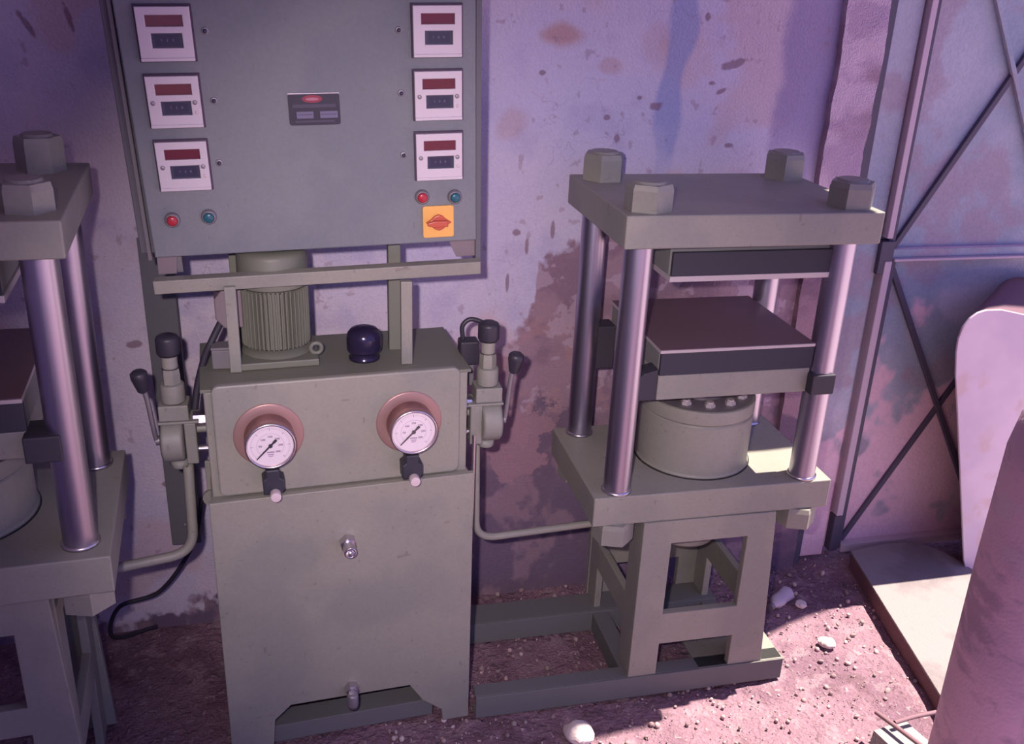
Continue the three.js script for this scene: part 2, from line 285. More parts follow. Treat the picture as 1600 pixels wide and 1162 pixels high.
{ // rough plaster jamb between wall and gate
  const g = new THREE.BoxGeometry(0.125, 2.22, 0.17, 8, 120, 8); g.translate(-0.2625, 1.04, -0.06);
  const p = g.attributes.position; for (let i = 0; i < p.count; i++) { const x = p.getX(i), y = p.getY(i), z = p.getZ(i); p.setX(i, x + 0.020 * (fbm(y * 7, z * 9, 4, 181) - 0.5)); p.setZ(i, z + 0.012 * (fbm(y * 9, x * 9, 4, 183) - 0.5)); }
  g.computeVertexNormals(); struct('trim_1', g, M.jamb);
}
{ // the steel gate: door_1, one leaf in view and a second beyond the frame
  const d = structGroup('door_1');
  const bar = (a, b, w, t, z) => { const dx = b[0] - a[0], dy = b[1] - a[1], L = Math.hypot(dx, dy); return mv(new RoundedBoxGeometry(L, w, t, 2, 0.002), (a[0] + b[0]) / 2, (a[1] + b[1]) / 2, z, 0, 0, Math.atan2(dy, dx)); };
  const part = (n, g, m) => obj(n, g, m, d);
  part('frame_post_and_gap', bx(-0.172, -0.07, 0.0, 2.13, -0.06, -0.018, 0.003), M.gate);
  part('frame_post_and_gap', bx(-0.200, -0.173, 0.0, 2.13, -0.06, 0.016, 0.002), M.gateDark);  // dark strip standing in for the shaded gap beside the jamb
  part('sheet_panel', bx(-0.085, 0.54, 1.045, 2.12, -0.066, -0.036, 0.001), M.gate);
  part('sheet_panel', bx(-0.085, 0.54, 0.02, 1.045, -0.066, -0.036, 0.001), M.gate);
  // upright angle irons, upper and lower, with the hinge gap between them
  part('upright', bx(-0.066, -0.046, 1.10, 2.12, -0.036, 0.006, 0.003), M.gateBar);
  part('upright', bx(-0.046, -0.024, 1.03, 2.12, -0.036, -0.012, 0.002), M.gateDark);
  part('upright', bx(-0.056, -0.032, 0.16, 1.03, -0.036, 0.004, 0.003), M.gateBar);
  part('upright', bx(-0.032, -0.008, 0.02, 1.03, -0.036, -0.012, 0.002), M.gateDark);
  part('hinge_dark_plate', bx(-0.075, -0.03, 0.99, 1.09, -0.036, 0.000, 0.002), M.gateDark);  // hinge plate darkened for the cast shadow of the press top plate
  part('hinge_dark_plate', bx(-0.056, -0.030, 0.02, 0.155, -0.036, -0.002, 0.002), M.gateDark);
  part('upright', bx(0.53, 0.555, 0.02, 2.12, -0.036, 0.004, 0.003), M.gateBar);
  part('rail', bx(-0.024, 0.535, 1.028, 1.036, -0.036, 0.002, 0.002), M.gateBar);
  part('rail', bx(-0.024, 0.535, 1.036, 1.062, -0.036, -0.014, 0.002), M.gate);
  part('rail', bx(-0.01, 0.535, 0.01, 0.04, -0.036, -0.004, 0.002), M.gateBar);
  part('rail', bx(-0.024, 0.535, 2.09, 2.12, -0.036, -0.004, 0.002), M.gateBar);
  part('brace', [bar([-0.02, 1.06], [0.535, 2.05], 0.017, 0.014, -0.029)], M.gateDark);
  part('brace', [bar([0.0, 2.04], [0.53, 1.065], 0.015, 0.012, -0.022)], M.gate);
  part('brace', [bar([-0.02, 1.02], [0.53, 0.045], 0.017, 0.014, -0.026)], M.gateDark);
  part('brace', [bar([0.0, 0.045], [0.53, 1.015], 0.017, 0.012, -0.030)], M.gateDark);
  const leaf2 = structGroup('door_2');
  obj('sheet_panel', bx(0.557, 1.15, 0.02, 2.12, -0.040, -0.036, 0.001), M.gate, leaf2);
  obj('rail', bx(0.557, 1.15, 1.028, 1.05, -0.036, 0.002, 0.002), M.gateBar, leaf2);
}
{ // unseen roof with an eave, open right; edge cut to place sun and bounce
  const s = new THREE.Shape([[-3.8, -0.2], [7, -0.2], [7, 0.04], [1.06, 0.05], [0.71, 0.105], [0.5, 0.17], [0.37, 0.23], [0.12, 0.25], [-0.055, 0.25], [-0.06, 0.50], [-0.28, 0.515], [-0.45, 1.10], [-0.5, 4.8], [-3.8, 4.8]].map(([x, z]) => new THREE.Vector2(x, z)));
  const g = new THREE.ExtrudeGeometry(s, { depth: 0.05, bevelEnabled: false }); g.rotateX(Math.PI / 2); g.translate(0, 2.66, 0);
  struct('ceiling', g, M.roof);
}

// ───────────────────────── hydraulic presses ─────────────────────────
function hexNut(r, h, turn, top = true) {
  const g = new THREE.CylinderGeometry(r * 0.93, r, 0.012, 6, 1), b = cyl(r, r, h - 0.012, 6);
  const dome = cyl(r * 0.62, r * 0.70, 0.006, 24);
  const j = join([mv(b, 0, (h - 0.012) / 2, 0), mv(g, 0, h - 0.006, 0), mv(dome, 0, h + 0.002, 0)].map((q) => { const o = q.toNonIndexed(); o.computeVertexNormals(); return o; }));
  j.rotateY(turn); return j;
}
function press(p) {
  const t = thing('hydraulic_press', p.label, 'press', [p.x, 0, p.z], p.yaw, 'hydraulic platen presses'); t.rotation.z = p.roll; t.rotation.x = p.tilt;
  const add = (n, g, m, par = t) => obj(n, g, m, par);
  const { hl, tl, ht, tt } = p;
  add('base_plate', bx(-p.wl, p.wl, hl - tl, hl, -p.dl, p.dl, 0.004), M.enamel);
  add('top_plate', bx(-p.wt, p.wt, ht - tt, ht, -p.dt, p.dt, 0.004), M.enamel);
  for (const [sx, sz, tn, dx] of [[-1, 1, 0.0, 0.012], [1, 1, 0.35, 0], [-1, -1, 0.62, 0.012], [1, -1, 0.6, 0]]) {
    const x = sx * p.cx, z = sz * p.cz;
    const c = add('column', mv(cyl(p.r, p.r, ht - tt - hl, 48), x, (ht - tt + hl) / 2, z), keep(M.chrome));
    add('column_collar', mv(lathe([[p.r, 0], [p.r + 0.004, 0.001], [p.r + 0.004, 0.006], [p.r, 0.008]], 40), x, hl, z), M.steel);
    add('top_nut', mv(hexNut(p.nr, p.nh + (sz < 0 ? p.nb : 0), tn), x + dx + (p.nx ?? 0) + (sz < 0 ? p.nbx ?? 0 : 0), ht, z), M.enamel);
    add('bottom_nut', mv(hexNut(0.052, 0.055, 0.2), x, hl - tl - 0.055, z), M.enamel);
  }
  // fixed upper platen under the top plate
  const up = add('upper_platen', bx(p.ux0 - 0.004, p.ux1, p.uy0, ht - tt, -0.165, 0.160, 0.002), M.platen);
  add('insulation_board', bx(p.ux0 + 0.0, p.ux1, p.uy0 + 0.0, p.uy1, 0.1605, 0.171, 0.001), M.insul, up);
  add('heating_plate', bx(p.ux0 - 0.004, p.ux1 + 0.004, p.uy0 - 0.013, p.uy0, -0.17, 0.172, 0.001), M.hotside, up);
  // moving bolster
  const mb = add('moving_bolster', bx(p.mx0, p.mx1, p.m0, p.m1, -0.19, 0.17, 0.003), M.enamel);
  add('platen_body', bx(p.mx0 + 0.001, p.mx1, p.m1, p.m2, -0.185, 0.160, 0.002), M.platen, mb);
  add('insulation_board', bx(p.mx0 + 0.002, p.mx1 + 0.002, p.m1, p.m2, 0.1605, 0.171, 0.001), M.insul, mb);
  add('heating_plate', bx(p.mx0 - 0.002, p.mx1 + 0.002, p.m2, p.m3 - 0.0005, -0.19, 0.173, 0.001), M.hotside, mb);
  add('heating_face', bx(p.mx0 - 0.001, p.mx1 + 0.001, p.m3 - 0.001, p.m3 + 0.0006, -0.189, 0.171, 0.0003), M.hottop, mb);
  add('guide_lug', ext([[p.mx0, p.m0], [p.mx0, p.m1 + 0.014], [p.mx0 - 0.034, p.m1 + 0.006], [p.mx0 - 0.060, p.m0 + 0.045], [p.mx0 - 0.060, p.m0]].reverse(), 0.05, [], 0.002, 0.118), M.lug, mb);
  add('guide_lug', bx(p.mx1 - 0.004, p.mx1 + 0.058, p.m0 + 0.001, p.m0 + 0.052, 0.12, 0.197, 0.003), M.lug, mb);
  add('guide_lug', bx(p.mx0 - 0.066, p.mx0, p.m0 - 0.045, p.m1 + 0.01, -0.20, -0.14, 0.003), M.lug, mb);
  add('guide_lug', bx(p.mx1, p.mx1 + 0.03, p.m0, p.m1, -0.20, -0.14, 0.003), M.lug, mb);
  // cylinder with gland ring
  const X = 0.012, cy = add('cylinder', mv(lathe([[0, hl], [0.152, hl], [0.147, hl + 0.006], [0.145, hl + 0.01], [0.145, hl + p.ch - 0.004], [0.138, hl + p.ch], [0.138, hl + p.ch + 0.004], [0, hl + p.ch + 0.004]], 64), X, 0, 0), M.enamel);
  add('gland_ring', mv(lathe([[0, 0], [0.143, 0], [0.146, 0.003], [0.146, 0.034], [0.142, 0.038], [0.075, 0.039], [0.074, 0.030], [0, 0.030]], 64), X, hl + p.ch + 0.004, 0), M.enamel, cy);
  add('gland_shade', mv(lathe([[0.076, 0.001], [0.138, 0.001], [0.138, -0.001], [0.076, -0.001], [0.076, 0.001]], 64), X, hl + p.ch + 0.0435, 0), M.dull, cy);  // added dark disc for the bolster shadow on the ring
  for (let k = 0; k < 12; k++) { const a = (k + 0.3) / 12 * 2 * Math.PI; add('gland_bolt', mv(hexNut(0.014, 0.009, k), X + 0.112 * Math.cos(a), hl + p.ch + 0.044, 0.112 * Math.sin(a)), M.hotside, cy); }
  add('ram', mv(cyl(0.074, 0.074, p.m0 - hl - p.ch - 0.03, 40), X, (p.m0 + hl + p.ch + 0.034) / 2, 0), M.dull);
  add('cylinder_foot', mv(lathe([[0, 0.12], [0.095, 0.12], [0.095, -0.03], [0.088, -0.04], [0, -0.04]], 48), X, hl - tl - 0.12, 0), M.enamel);
  // welded leg frame: pierced front and rear plates, side plates
  const y1 = hl - tl, fb = p.fb, win = [[p.lw0, p.w0], [p.lw1, p.w0], [p.lw1, p.w1], [p.lw0, p.w1]];
  const outline = [[p.l0, fb], [p.lw0, fb], [p.lw0, p.w2], [p.lw1, p.w2], [p.lw1, fb], [p.l1 + 0.022, fb], [p.l1 - 0.006, y1], [p.l0, y1]];
  add('leg_frame', ext(outline, 0.022, [win], 0.002, 0.176), M.enamel);
  add('rear_leg_frame', ext(outline, 0.022, [win], 0.002, -0.198), M.enamel);
  const side = (x, w) => { const g = ext([[-0.176, fb], [-0.11, fb], [-0.11, 0.2], [0.11, 0.2], [0.11, fb], [0.176, fb], [0.176, y1], [-0.176, y1]], w, [[[-0.11, 0.28], [0.11, 0.28], [0.11, y1 - 0.1], [-0.11, y1 - 0.1]]], 0.002); g.rotateY(-Math.PI / 2); return mv(g, x, 0, 0); };
  add('side_leg_frame', side(p.l0 + 0.022, 0.02), M.enamel);
  add('side_leg_frame', side(p.l1, 0.02), M.enamel);
  return t;
}
press({ label: 'grey-green four-column platen press standing in front of the gate, whole in view', x: -0.774, z: 0.327, yaw: 0.004, roll: -0.0023, tilt: 0.0057,
  hl: 0.62, tl: 0.0795, ht: 1.3154, tt: 0.0734, wl: 0.3155, dl: 0.195, wt: 0.3055, dt: 0.22, cx: 0.2495, cz: 0.159, r: 0.0325, nh: 0.058, nb: 0.006, nr: 0.053,
  ux0: -0.170, ux1: 0.226, uy0: 1.164, uy1: 1.2185, mx0: -0.175, mx1: 0.215, m0: 0.860, m1: 0.923, m2: 0.979, m3: 0.987, ch: 0.142,
  l0: -0.182, l1: 0.18, lw0: -0.104, lw1: 0.103, w0: 0.260, w1: 0.475, w2: 0.165, fb: 0.066 });
press({ label: 'grey-green four-column platen press cut off by the left edge of the photograph', x: -2.459, z: 0.580, yaw: 0.0753, roll: -0.0126, tilt: 0.0139,
  hl: 0.747, tl: 0.0808, ht: 1.392, tt: 0.0644, wl: 0.310, dl: 0.218, wt: 0.3058, dt: 0.235, cx: 0.2535, cz: 0.159, r: 0.031, nh: 0.048, nb: 0.018, nr: 0.044, nx: -0.006, nbx: -0.02,
  ux0: -0.19, ux1: 0.19, uy0: 1.25, uy1: 1.30, mx0: -0.195, mx1: 0.193, m0: 0.942, m1: 0.996, m2: 1.052, m3: 1.060, ch: 0.11,
  l0: -0.195, l1: 0.195, lw0: -0.12, lw1: 0.12, w0: 0.405, w1: 0.582, w2: 0.336, fb: 0.0 });

// ───────────────────────── base frame joining tank and press ─────────────────────────
{
  const t = thing('base_frame', 'low grimy steel channel frame on the floor carrying tank and right press', 'base frame', [-0.774, 0, 0.327], 0.004);
  const chan = (x0, x1, zf, d) => [bx(x0, x1, 0, 0.066, zf - 0.006, zf, 0.002), bx(x0, x1, 0.06, 0.066, zf - d, zf - 0.006, 0.002), bx(x0, x1, 0, 0.006, zf - d, zf - 0.006, 0.002)];
  obj('front_rail', chan(-0.592, 0.268, 0.203, 0.05), M.base, t);
  obj('foot_plate', bx(0.02, 0.268, 0.0600, 0.0660, 0.07, 0.2025, 0.001), M.enamel, t);
  obj('rear_rail', chan(-1.2, 0.2, -0.09, 0.09), M.base, t);
  obj('cross_rail', bx(-0.19, -0.14, 0, 0.06, -0.09, 0.153, 0.002), M.base, t);
  obj('cross_rail', bx(0.15, 0.2, 0, 0.06, -0.09, 0.153, 0.002), M.base, t);
}

// ───────────────────────── hydraulic tank ─────────────────────────
const TANK = [-1.968, 0, 0.561], TYAW = 0.0722;
{
  const t = thing('hydraulic_tank', 'grey-green oil tank in the middle with two round pressure gauges on its face', 'tank', TANK, TYAW);
  const add = (n, g, m, par = t) => obj(n, g, m, par);
  const W = 0.588;
  add('front_plate', ext([[0.002, 0], [0.098, 0], [0.107, 0.096], [0.146, 0.133], [0.435, 0.131], [0.467, 0.078], [0.517, 0.036], [0.52, 0.0], [W, 0.0], [W, 0.711], [0.004, 0.707]], 0.016, [], 0.002, -0.016), M.enamel);
  add('shell', bx(0.012, W - 0.010, 0.10, 0.950, -0.31, -0.036, 0.004), M.enamel);
  add('lower_shell', bx(0.008, W - 0.006, 0.12, 0.704, -0.36, -0.016, 0.003), M.enamel);
  add('floor_rail', [bx(0.1, 0.50, 0.0, 0.05, -0.09, -0.03, 0.002)], M.base);
  add('top_cover', bx(0.006, W - 0.002, 0.948, 0.956, -0.318, -0.036, 0.002), M.enamelDark);
  const gp = add('gauge_plate', ext(roundRect(0.028, 0.557, 0.7095, 0.968, 0.016), 0.018, [], 0.004, -0.038), M.enamel);
  // oil filler breather on the cover
  const b = add('filler_breather', mv(lathe([[0, 0.078], [0.016, 0.077], [0.029, 0.072], [0.0365, 0.063], [0.039, 0.052], [0.039, 0.024], [0.037, 0.020], [0.031, 0.018], [0.031, 0.008], [0.035, 0.006], [0.035, 0.0], [0, 0]], 48), 0.364, 0.955, -0.15), mat('dark violet breather cap', [0.03, 0.022, 0.06], { roughness: 0.2, metalness: 0.3 }));
  // drain and level fittings on the front
  const fit = (x, y, s) => { const f = add('pipe_plug', mv(hexNut(0.020 * s, 0.020, 0.2), x, y, 0.0, Math.PI / 2), M.steel); add('plug_sleeve', mv(lathe([[0.009 * s, 0.0], [0.014 * s, 0], [0.014 * s, 0.034], [0.012 * s, 0.036], [0.009 * s, 0.036], [0.009 * s, 0.024], [0, 0.024]], 28), x, y, 0.016, Math.PI / 2), M.steel, f); };
  fit(0.294, 0.572, 1.0);
  const dr = add('drain_cock', mv(hexNut(0.018, 0.02, 0.4), 0.292, 0.158, 0, Math.PI / 2), M.steel); add('cock_body', mv(lathe([[0, 0], [0.012, 0], [0.014, 0.01], [0.014, 0.035], [0.009, 0.04], [0, 0.04]], 24), 0.290, 0.120, 0.028), M.dull, dr);
  // two gauges
  const dialTex = canvasTex(512, 512, (c, w) => {
    c.fillStyle = '#e9dfe6'; c.fillRect(0, 0, w, w); c.translate(w / 2, w / 2); c.strokeStyle = '#6a5a70'; c.fillStyle = '#54465c'; c.textAlign = 'center'; c.textBaseline = 'middle';
    for (let i = 0; i <= 60; i++) { const a = (-225 + 270 * i / 60) * Math.PI / 180, r0 = i % 10 ? 205 : 190; c.lineWidth = i % 10 ? 2 : 5; c.beginPath(); c.moveTo(r0 * Math.cos(a), r0 * Math.sin(a)); c.lineTo(222 * Math.cos(a), 222 * Math.sin(a)); c.stroke(); }
    c.lineWidth = 3; c.strokeStyle = '#a592a6'; c.beginPath(); c.arc(0, 0, 150, -225 * Math.PI / 180, 45 * Math.PI / 180); c.stroke();
    c.font = 'bold 34px sans-serif'; ['0', '50', '100', '150', '200', '250', '300'].forEach((s, i) => { const a = (-225 + 45 * i) * Math.PI / 180; c.fillText(s, 112 * Math.cos(a), 112 * Math.sin(a)); });
    c.fillStyle = '#a08da2'; c.fillRect(-42, 74, 84, 16); c.fillRect(-34, 104, 68, 12); c.fillRect(-26, 126, 52, 10);
  });
  const mDial = keep(mat('gauge dial', [0.96, 0.93, 0.95], { map: dialTex, roughness: 0.5 }));
  for (const [x, y] of [[0.138, 0.848], [0.441, 0.848]]) {
    const g = new THREE.Group(); g.name = 'pressure_gauge'; g.position.set(x, y, -0.020); t.add(g);
    const A = (n, gg, m) => obj(n, gg, m, g);
    A('mounting_flange', mv(lathe([[0, 0.004], [0.055, 0.006], [0.070, 0.004], [0.0735, 0.002], [0.0735, 0]], 56), 0, 0, 0, Math.PI / 2), M.copper);
    A('case', mv(lathe([[0, 0.0], [0.052, 0.0], [0.0525, 0.050], [0.050, 0.053], [0.0475, 0.053], [0.047, 0.048], [0, 0.048]].map((q) => q), 56), 0, 0, 0.003, Math.PI / 2), M.copperDark);
    A('bezel', mv(new THREE.TorusGeometry(0.0495, 0.0028, 12, 64), 0, 0, 0.056), M.steel);
    const d = new THREE.CircleGeometry(0.0475, 64); A('dial', mv(d, 0, 0, 0.0525), mDial);
    const nd = ext([[-0.0022, -0.012], [0.0022, -0.012], [0.0013, 0.040], [0, 0.043], [-0.0013, 0.040]], 0.001, [], 0.0002); nd.rotateZ(135 * Math.PI / 180);
    A('needle', [clean(mv(nd, 0, 0, 0.0533)), clean(mv(cyl(0.0042, 0.0042, 0.003, 20), 0, 0, 0.0545, Math.PI / 2)), clean(mv(bx(-0.003, 0.003, 0.010, 0.018, 0, 0.001, 0.0003), 0, 0, 0.0533, 0, 0, -45 * Math.PI / 180))], M.black);
    A('cover_glass', mv(lathe([[0, 0.0006], [0.0478, 0.0006], [0.0478, 0], [0, 0]], 48), 0, 0, 0.0575, Math.PI / 2), M.dialGlass);
    const k = x < 0.3 ? 0 : -0.002;
    const v = new THREE.Group(); v.name = 'gauge_valve'; v.position.set(x + 0.001 + k, y - 0.1, -0.02); t.add(v);
    obj('valve_body', [ext([[-0.021, -0.022], [0.018, -0.022], [0.024, -0.012], [0.024, 0.010], [0.014, 0.016], [0.014, 0.036], [-0.014, 0.036], [-0.014, 0.018], [-0.022, 0.012]], 0.04, [], 0.003, 0.002)], M.valveBlack, v);
    obj('knob', mv(lathe([[0, 0.022], [0.0095, 0.022], [0.0115, 0.02], [0.0115, 0.002], [0.009, 0], [0, 0]], 28), 0.003, -0.020, 0.041, Math.PI / 2), M.pinkPlastic, v);
  }
}

// ───────────────────────── electric motor on the tank ─────────────────────────
{
  const t = thing('electric_motor', 'grey-green upright finned motor bolted on the tank below the control cabinet', 'motor', [-1.808, 0.957, 0.336], TYAW);
  const add = (n, g, m) => obj(n, g, m, t);
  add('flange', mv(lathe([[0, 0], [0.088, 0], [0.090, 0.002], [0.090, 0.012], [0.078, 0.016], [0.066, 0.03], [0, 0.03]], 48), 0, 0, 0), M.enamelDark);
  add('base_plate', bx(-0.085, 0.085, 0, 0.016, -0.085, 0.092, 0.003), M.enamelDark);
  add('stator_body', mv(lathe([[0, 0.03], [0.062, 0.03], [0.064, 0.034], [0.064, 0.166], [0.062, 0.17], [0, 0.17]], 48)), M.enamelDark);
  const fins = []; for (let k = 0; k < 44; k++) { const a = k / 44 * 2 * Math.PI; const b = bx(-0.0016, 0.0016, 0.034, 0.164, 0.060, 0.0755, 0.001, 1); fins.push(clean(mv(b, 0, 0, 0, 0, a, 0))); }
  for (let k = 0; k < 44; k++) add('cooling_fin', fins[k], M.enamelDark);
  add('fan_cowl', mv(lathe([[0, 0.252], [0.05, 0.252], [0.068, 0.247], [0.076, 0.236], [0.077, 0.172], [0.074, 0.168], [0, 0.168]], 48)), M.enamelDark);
  add('terminal_box', ext([[-0.128, 0.10], [-0.110, 0.078], [-0.070, 0.078], [-0.070, 0.165], [-0.112, 0.165], [-0.128, 0.145]].reverse(), 0.05, [], 0.004, -0.02), M.gusset);
  add('lifting_lug', mv(new THREE.TorusGeometry(0.012, 0.005, 10, 20), 0.082, 0.028, 0.055), M.enamelDark);
}
{
  const g = tube([[-1.915, 1.058, 0.345], [-1.926, 1.042, 0.36], [-1.946, 1.008, 0.38], [-1.962, 0.975, 0.385], [-1.981, 0.915, 0.39], [-1.992, 0.86, 0.40]], 0.008, 50, 12);
  tag(obj('motor_cable', g, M.rubber), 'black cable dropping from the motor terminal box to the left valve', 'cable');
}
{ // grey box added for the band of shade behind the left valve
  const t = thing('shade_band', 'upright grey band added on the wall for shade behind the left valve', 'shadeBand', [-2.088, 0, 0]);
  obj('band_body', bx(-0.036, 0.036, 0.30, 1.16, 0.0, 0.05, 0.003), M.shadeBand, t);
  obj('band_cover', bx(-0.038, 0.038, 0.30, 1.16, 0.05, 0.056, 0.002), M.shadeBand, t);
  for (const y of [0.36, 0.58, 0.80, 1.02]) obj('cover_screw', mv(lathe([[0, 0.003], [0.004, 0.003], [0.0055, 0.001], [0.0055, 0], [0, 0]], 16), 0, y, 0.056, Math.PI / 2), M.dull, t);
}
{ // dark relay box standing on the tank, left of the post
  const t = thing('relay_box', 'small dark box standing on the tank behind the left post', 'box', [-1.921, 0.957, 0.397], 0);
  obj('case', bx(-0.024, 0.026, 0, 0.044, -0.022, 0.020, 0.003), M.body, t);
  obj('lid', bx(-0.025, 0.027, 0.044, 0.050, -0.023, 0.021, 0.002), M.body, t);
}

// ───────────────────────── control cabinet ─────────────────────────
{
  const t = thing('control_cabinet', 'grey control cabinet on posts with six temperature controllers and push buttons', 'control cabinet', [-1.971, 1.648, 0.451], 0.0043);
  t.rotation.z = 0.0335; t.rotation.x = 0.0758;
  const add = (n, g, m, par = t) => obj(n, g, m, par);
  const T = 0.33, B = -0.4365;
  add('door_panel', ext([[-0.081, B], [0.5885, B], [0.585, T], [-0.087, T]], 0.022, [], 0.003, -0.022), M.panel);
  add('cabinet_body', bx(-0.111, 0.592, B + 0.002, T, -0.20, -0.024, 0.003), M.strip);
  add('side_strip', bx(0.5895, 0.602, -0.512, T, -0.05, -0.016, 0.002), M.strip);
  add('side_strip', bx(-0.097, -0.0885, B - 0.01, T, -0.05, -0.012, 0.002), M.body);
  add('beam', [bx(-0.091, 0.5955, -0.5105, -0.4815, -0.012, 0.016, 0.002)], M.enamel);
  add('gusset', ext([[-0.083, -0.482], [-0.046, -0.482], [-0.040, -0.437], [-0.081, -0.437]], 0.006, [], 0.001, -0.03), M.gusset);
  add('gusset', ext([[0.548, -0.4815], [0.590, -0.4815], [0.590, -0.4365], [0.528, -0.4365]], 0.006, [], 0.001, -0.03), M.gusset);
  add('gusset_flange', bx(-0.046, -0.033, -0.482, -0.437, -0.06, -0.03, 0.002), M.body);
  // controllers
  const wheelTex = canvasTex(256, 128, (c, w, h) => { c.fillStyle = '#2c2947'; c.fillRect(0, 0, w, h); c.fillStyle = '#8d86a6'; c.font = '34px monospace'; c.textAlign = 'center'; c.textBaseline = 'middle'; ['1', '2', '0'].forEach((s, i) => c.fillText(s, 68 + i * 60, 62)); c.strokeStyle = '#1c1a30'; c.lineWidth = 3; for (const x of [38, 98, 158, 218]) { c.beginPath(); c.moveTo(x, 22); c.lineTo(x, 106); c.stroke(); } });
  const mWheel = keep(mat('thumbwheel digits', [1, 1, 1], { map: wheelTex, roughness: 0.4 }));
  const ctl = (x, y, knobs) => {
    const g = new THREE.Group(); g.name = 'temperature_controller'; g.position.set(x, y, 0); t.add(g);
    const A = (n, gg, m) => obj(n, gg, m, g), s = 0.048;
    A('gasket', bx(-s - 0.0035, s + 0.0035, -s - 0.0025, s + 0.004, 0, 0.004, 0.001), M.gasket);
    A('face_plate', ext([[-s, -s], [s, -s], [s, s], [-s, s]], 0.009, [[[-0.032, 0.0135], [0.034, 0.0135], [0.034, 0.0335], [-0.032, 0.0335]], [[-0.025, -0.0245], [0.030, -0.0245], [0.030, 0.0015], [-0.025, 0.0015]]], 0.0012, 0.003), M.alu);
    A('bottom_lip', bx(-s, s, -s, -s + 0.006, 0.011, 0.0145, 0.001), M.alu);
    A('display_window', bx(-0.033, 0.035, 0.0125, 0.0345, 0.004, 0.008, 0.0005), M.redglass);
    A('thumbwheel_switch', bx(-0.026, 0.031, -0.0255, 0.0025, 0.004, 0.007, 0.0005), M.wheelbox);
    A('thumbwheel_digits', mv(new THREE.PlaneGeometry(0.044, 0.020), 0.0025, -0.0115, 0.0073), mWheel);
    if (knobs) {
      for (const kx of [-0.0385, 0.0375]) A('screw', mv(lathe([[0, 0.003], [0.003, 0.003], [0.0042, 0.0018], [0.0042, 0], [0, 0]], 20), kx, -0.001, 0.012, Math.PI / 2), M.dull);
      A('indicator', mv(lathe([[0, 0.002], [0.002, 0.002], [0.0032, 0.0012], [0.0032, 0], [0, 0]], 18), 0.039, -0.020, 0.012, Math.PI / 2), M.pinkPlastic);
    }
  };
  const rowsL = [0, -0.1233, -0.2471];
  rowsL.forEach((y, i) => { ctl(0, y, i > 0); ctl(0.5079, y, i > 0); });
  // small indicator lamps
  for (const [x, y] of [[0.071, 0.004], [0.072, -0.124], [0.068, -0.245], [0.433, 0.002], [0.434, -0.118], [0.435, -0.243]]) {
    const l = add('indicator_lamp', mv(lathe([[0, 0.003], [0.0055, 0.003], [0.0068, 0.001], [0.0068, 0], [0, 0]], 24), x, y, 0, Math.PI / 2), M.dull);
    add('lens', mv(new THREE.SphereGeometry(0.0042, 18, 10, 0, 2 * Math.PI, 0, Math.PI / 2), x, y, 0.0028, Math.PI / 2), M.wheelbox, l);
  }
  // push buttons
  for (const [x, y, m] of [[-0.036, -0.357, M.red], [0.035, -0.354, M.green], [0.471, -0.333, M.red], [0.541, -0.336, M.green]]) {
    const bz = add('push_button', mv(lathe([[0.0105, 0.004], [0.0105, 0.010], [0.0125, 0.010], [0.0150, 0.006], [0.0155, 0], [0.0105, 0]], 40), x, y, 0, Math.PI / 2), M.dull);
    add('button_cap', mv(lathe([[0, 0.015], [0.007, 0.0145], [0.0105, 0.012], [0.0108, 0.002], [0, 0.002]], 36), x, y, 0, Math.PI / 2), m, bz);
  }
  // rotary main switch
  const sw = add('main_switch', ext(roundRect(0.471, 0.538, -0.4235, -0.3535, 0.005), 0.006, [], 0.0015, 0), M.yellow);
  const hx = 0.504, hy = -0.388; const hs = []; for (let i = 0; i < 40; i++) { const a = i / 40 * 2 * Math.PI, c = Math.cos(a), s = Math.sin(a); const R = 0.0195; let r = R; const dmd = 0.027 / (Math.abs(c) + 0.027 / 0.0175 * Math.abs(s) + 1e-6); r = Math.max(0.0165, Math.min(dmd, 0.027)); hs.push([hx + r * c, hy + r * s]); }
  add('switch_handle', [clean(ext(hs, 0.010, [], 0.002, 0.006)), clean(ext([[hx - 0.025, hy - 0.003], [hx - 0.010, hy - 0.007], [hx + 0.018, hy - 0.006], [hx + 0.018, hy + 0.006], [hx - 0.010, hy + 0.007], [hx - 0.025, hy + 0.003]], 0.012, [], 0.002, 0.014))], M.handleRed, sw);
  // maker's plate (illegible in the photograph)
  const nameTex = canvasTex(512, 320, (c, w, h) => { c.fillStyle = '#33303f'; c.fillRect(0, 0, w, h); c.fillStyle = '#8d3448'; c.beginPath(); c.ellipse(240, 52, 100, 40, 0, 0, 7); c.fill(); c.fillStyle = '#b07080'; c.beginPath(); c.ellipse(240, 54, 66, 16, 0, 0, 7); c.fill(); c.fillStyle = '#4a4558'; c.fillRect(40, 106, 430, 34); c.fillStyle = '#6f6a86'; c.fillRect(76, 180, 166, 70); c.fillRect(310, 180, 176, 70); c.fillStyle = '#555068'; c.fillRect(86, 206, 146, 10); c.fillRect(320, 206, 150, 10); c.fillStyle = '#4a4558'; c.fillRect(60, 272, 390, 20); });
  const np = ext(roundRect(0.211, 0.311, -0.176, -0.115, 0.005), 0.002, [], 0.0004, 0);
  { const p = np.attributes.position, uv = np.attributes.uv; for (let i = 0; i < p.count; i++) uv.setXY(i, (p.getX(i) - 0.211) / 0.1, (p.getY(i) + 0.176) / 0.061); }
  add('maker_plate', np, keep(mat('maker plate print', [1, 1, 1], { map: nameTex, roughness: 0.35 })));
  add('plate_edge', bx(0.211, 0.311, -0.1155, -0.1135, 0, 0.003, 0.0005), M.steel);
  // posts down to the tank (square with the world, so undo the lean)
  const P = new THREE.Group(); P.name = 'post_stand'; t.add(P);
  t.updateMatrixWorld(true); P.matrix.copy(t.matrixWorld).invert(); P.matrix.decompose(P.position, P.quaternion, P.scale);
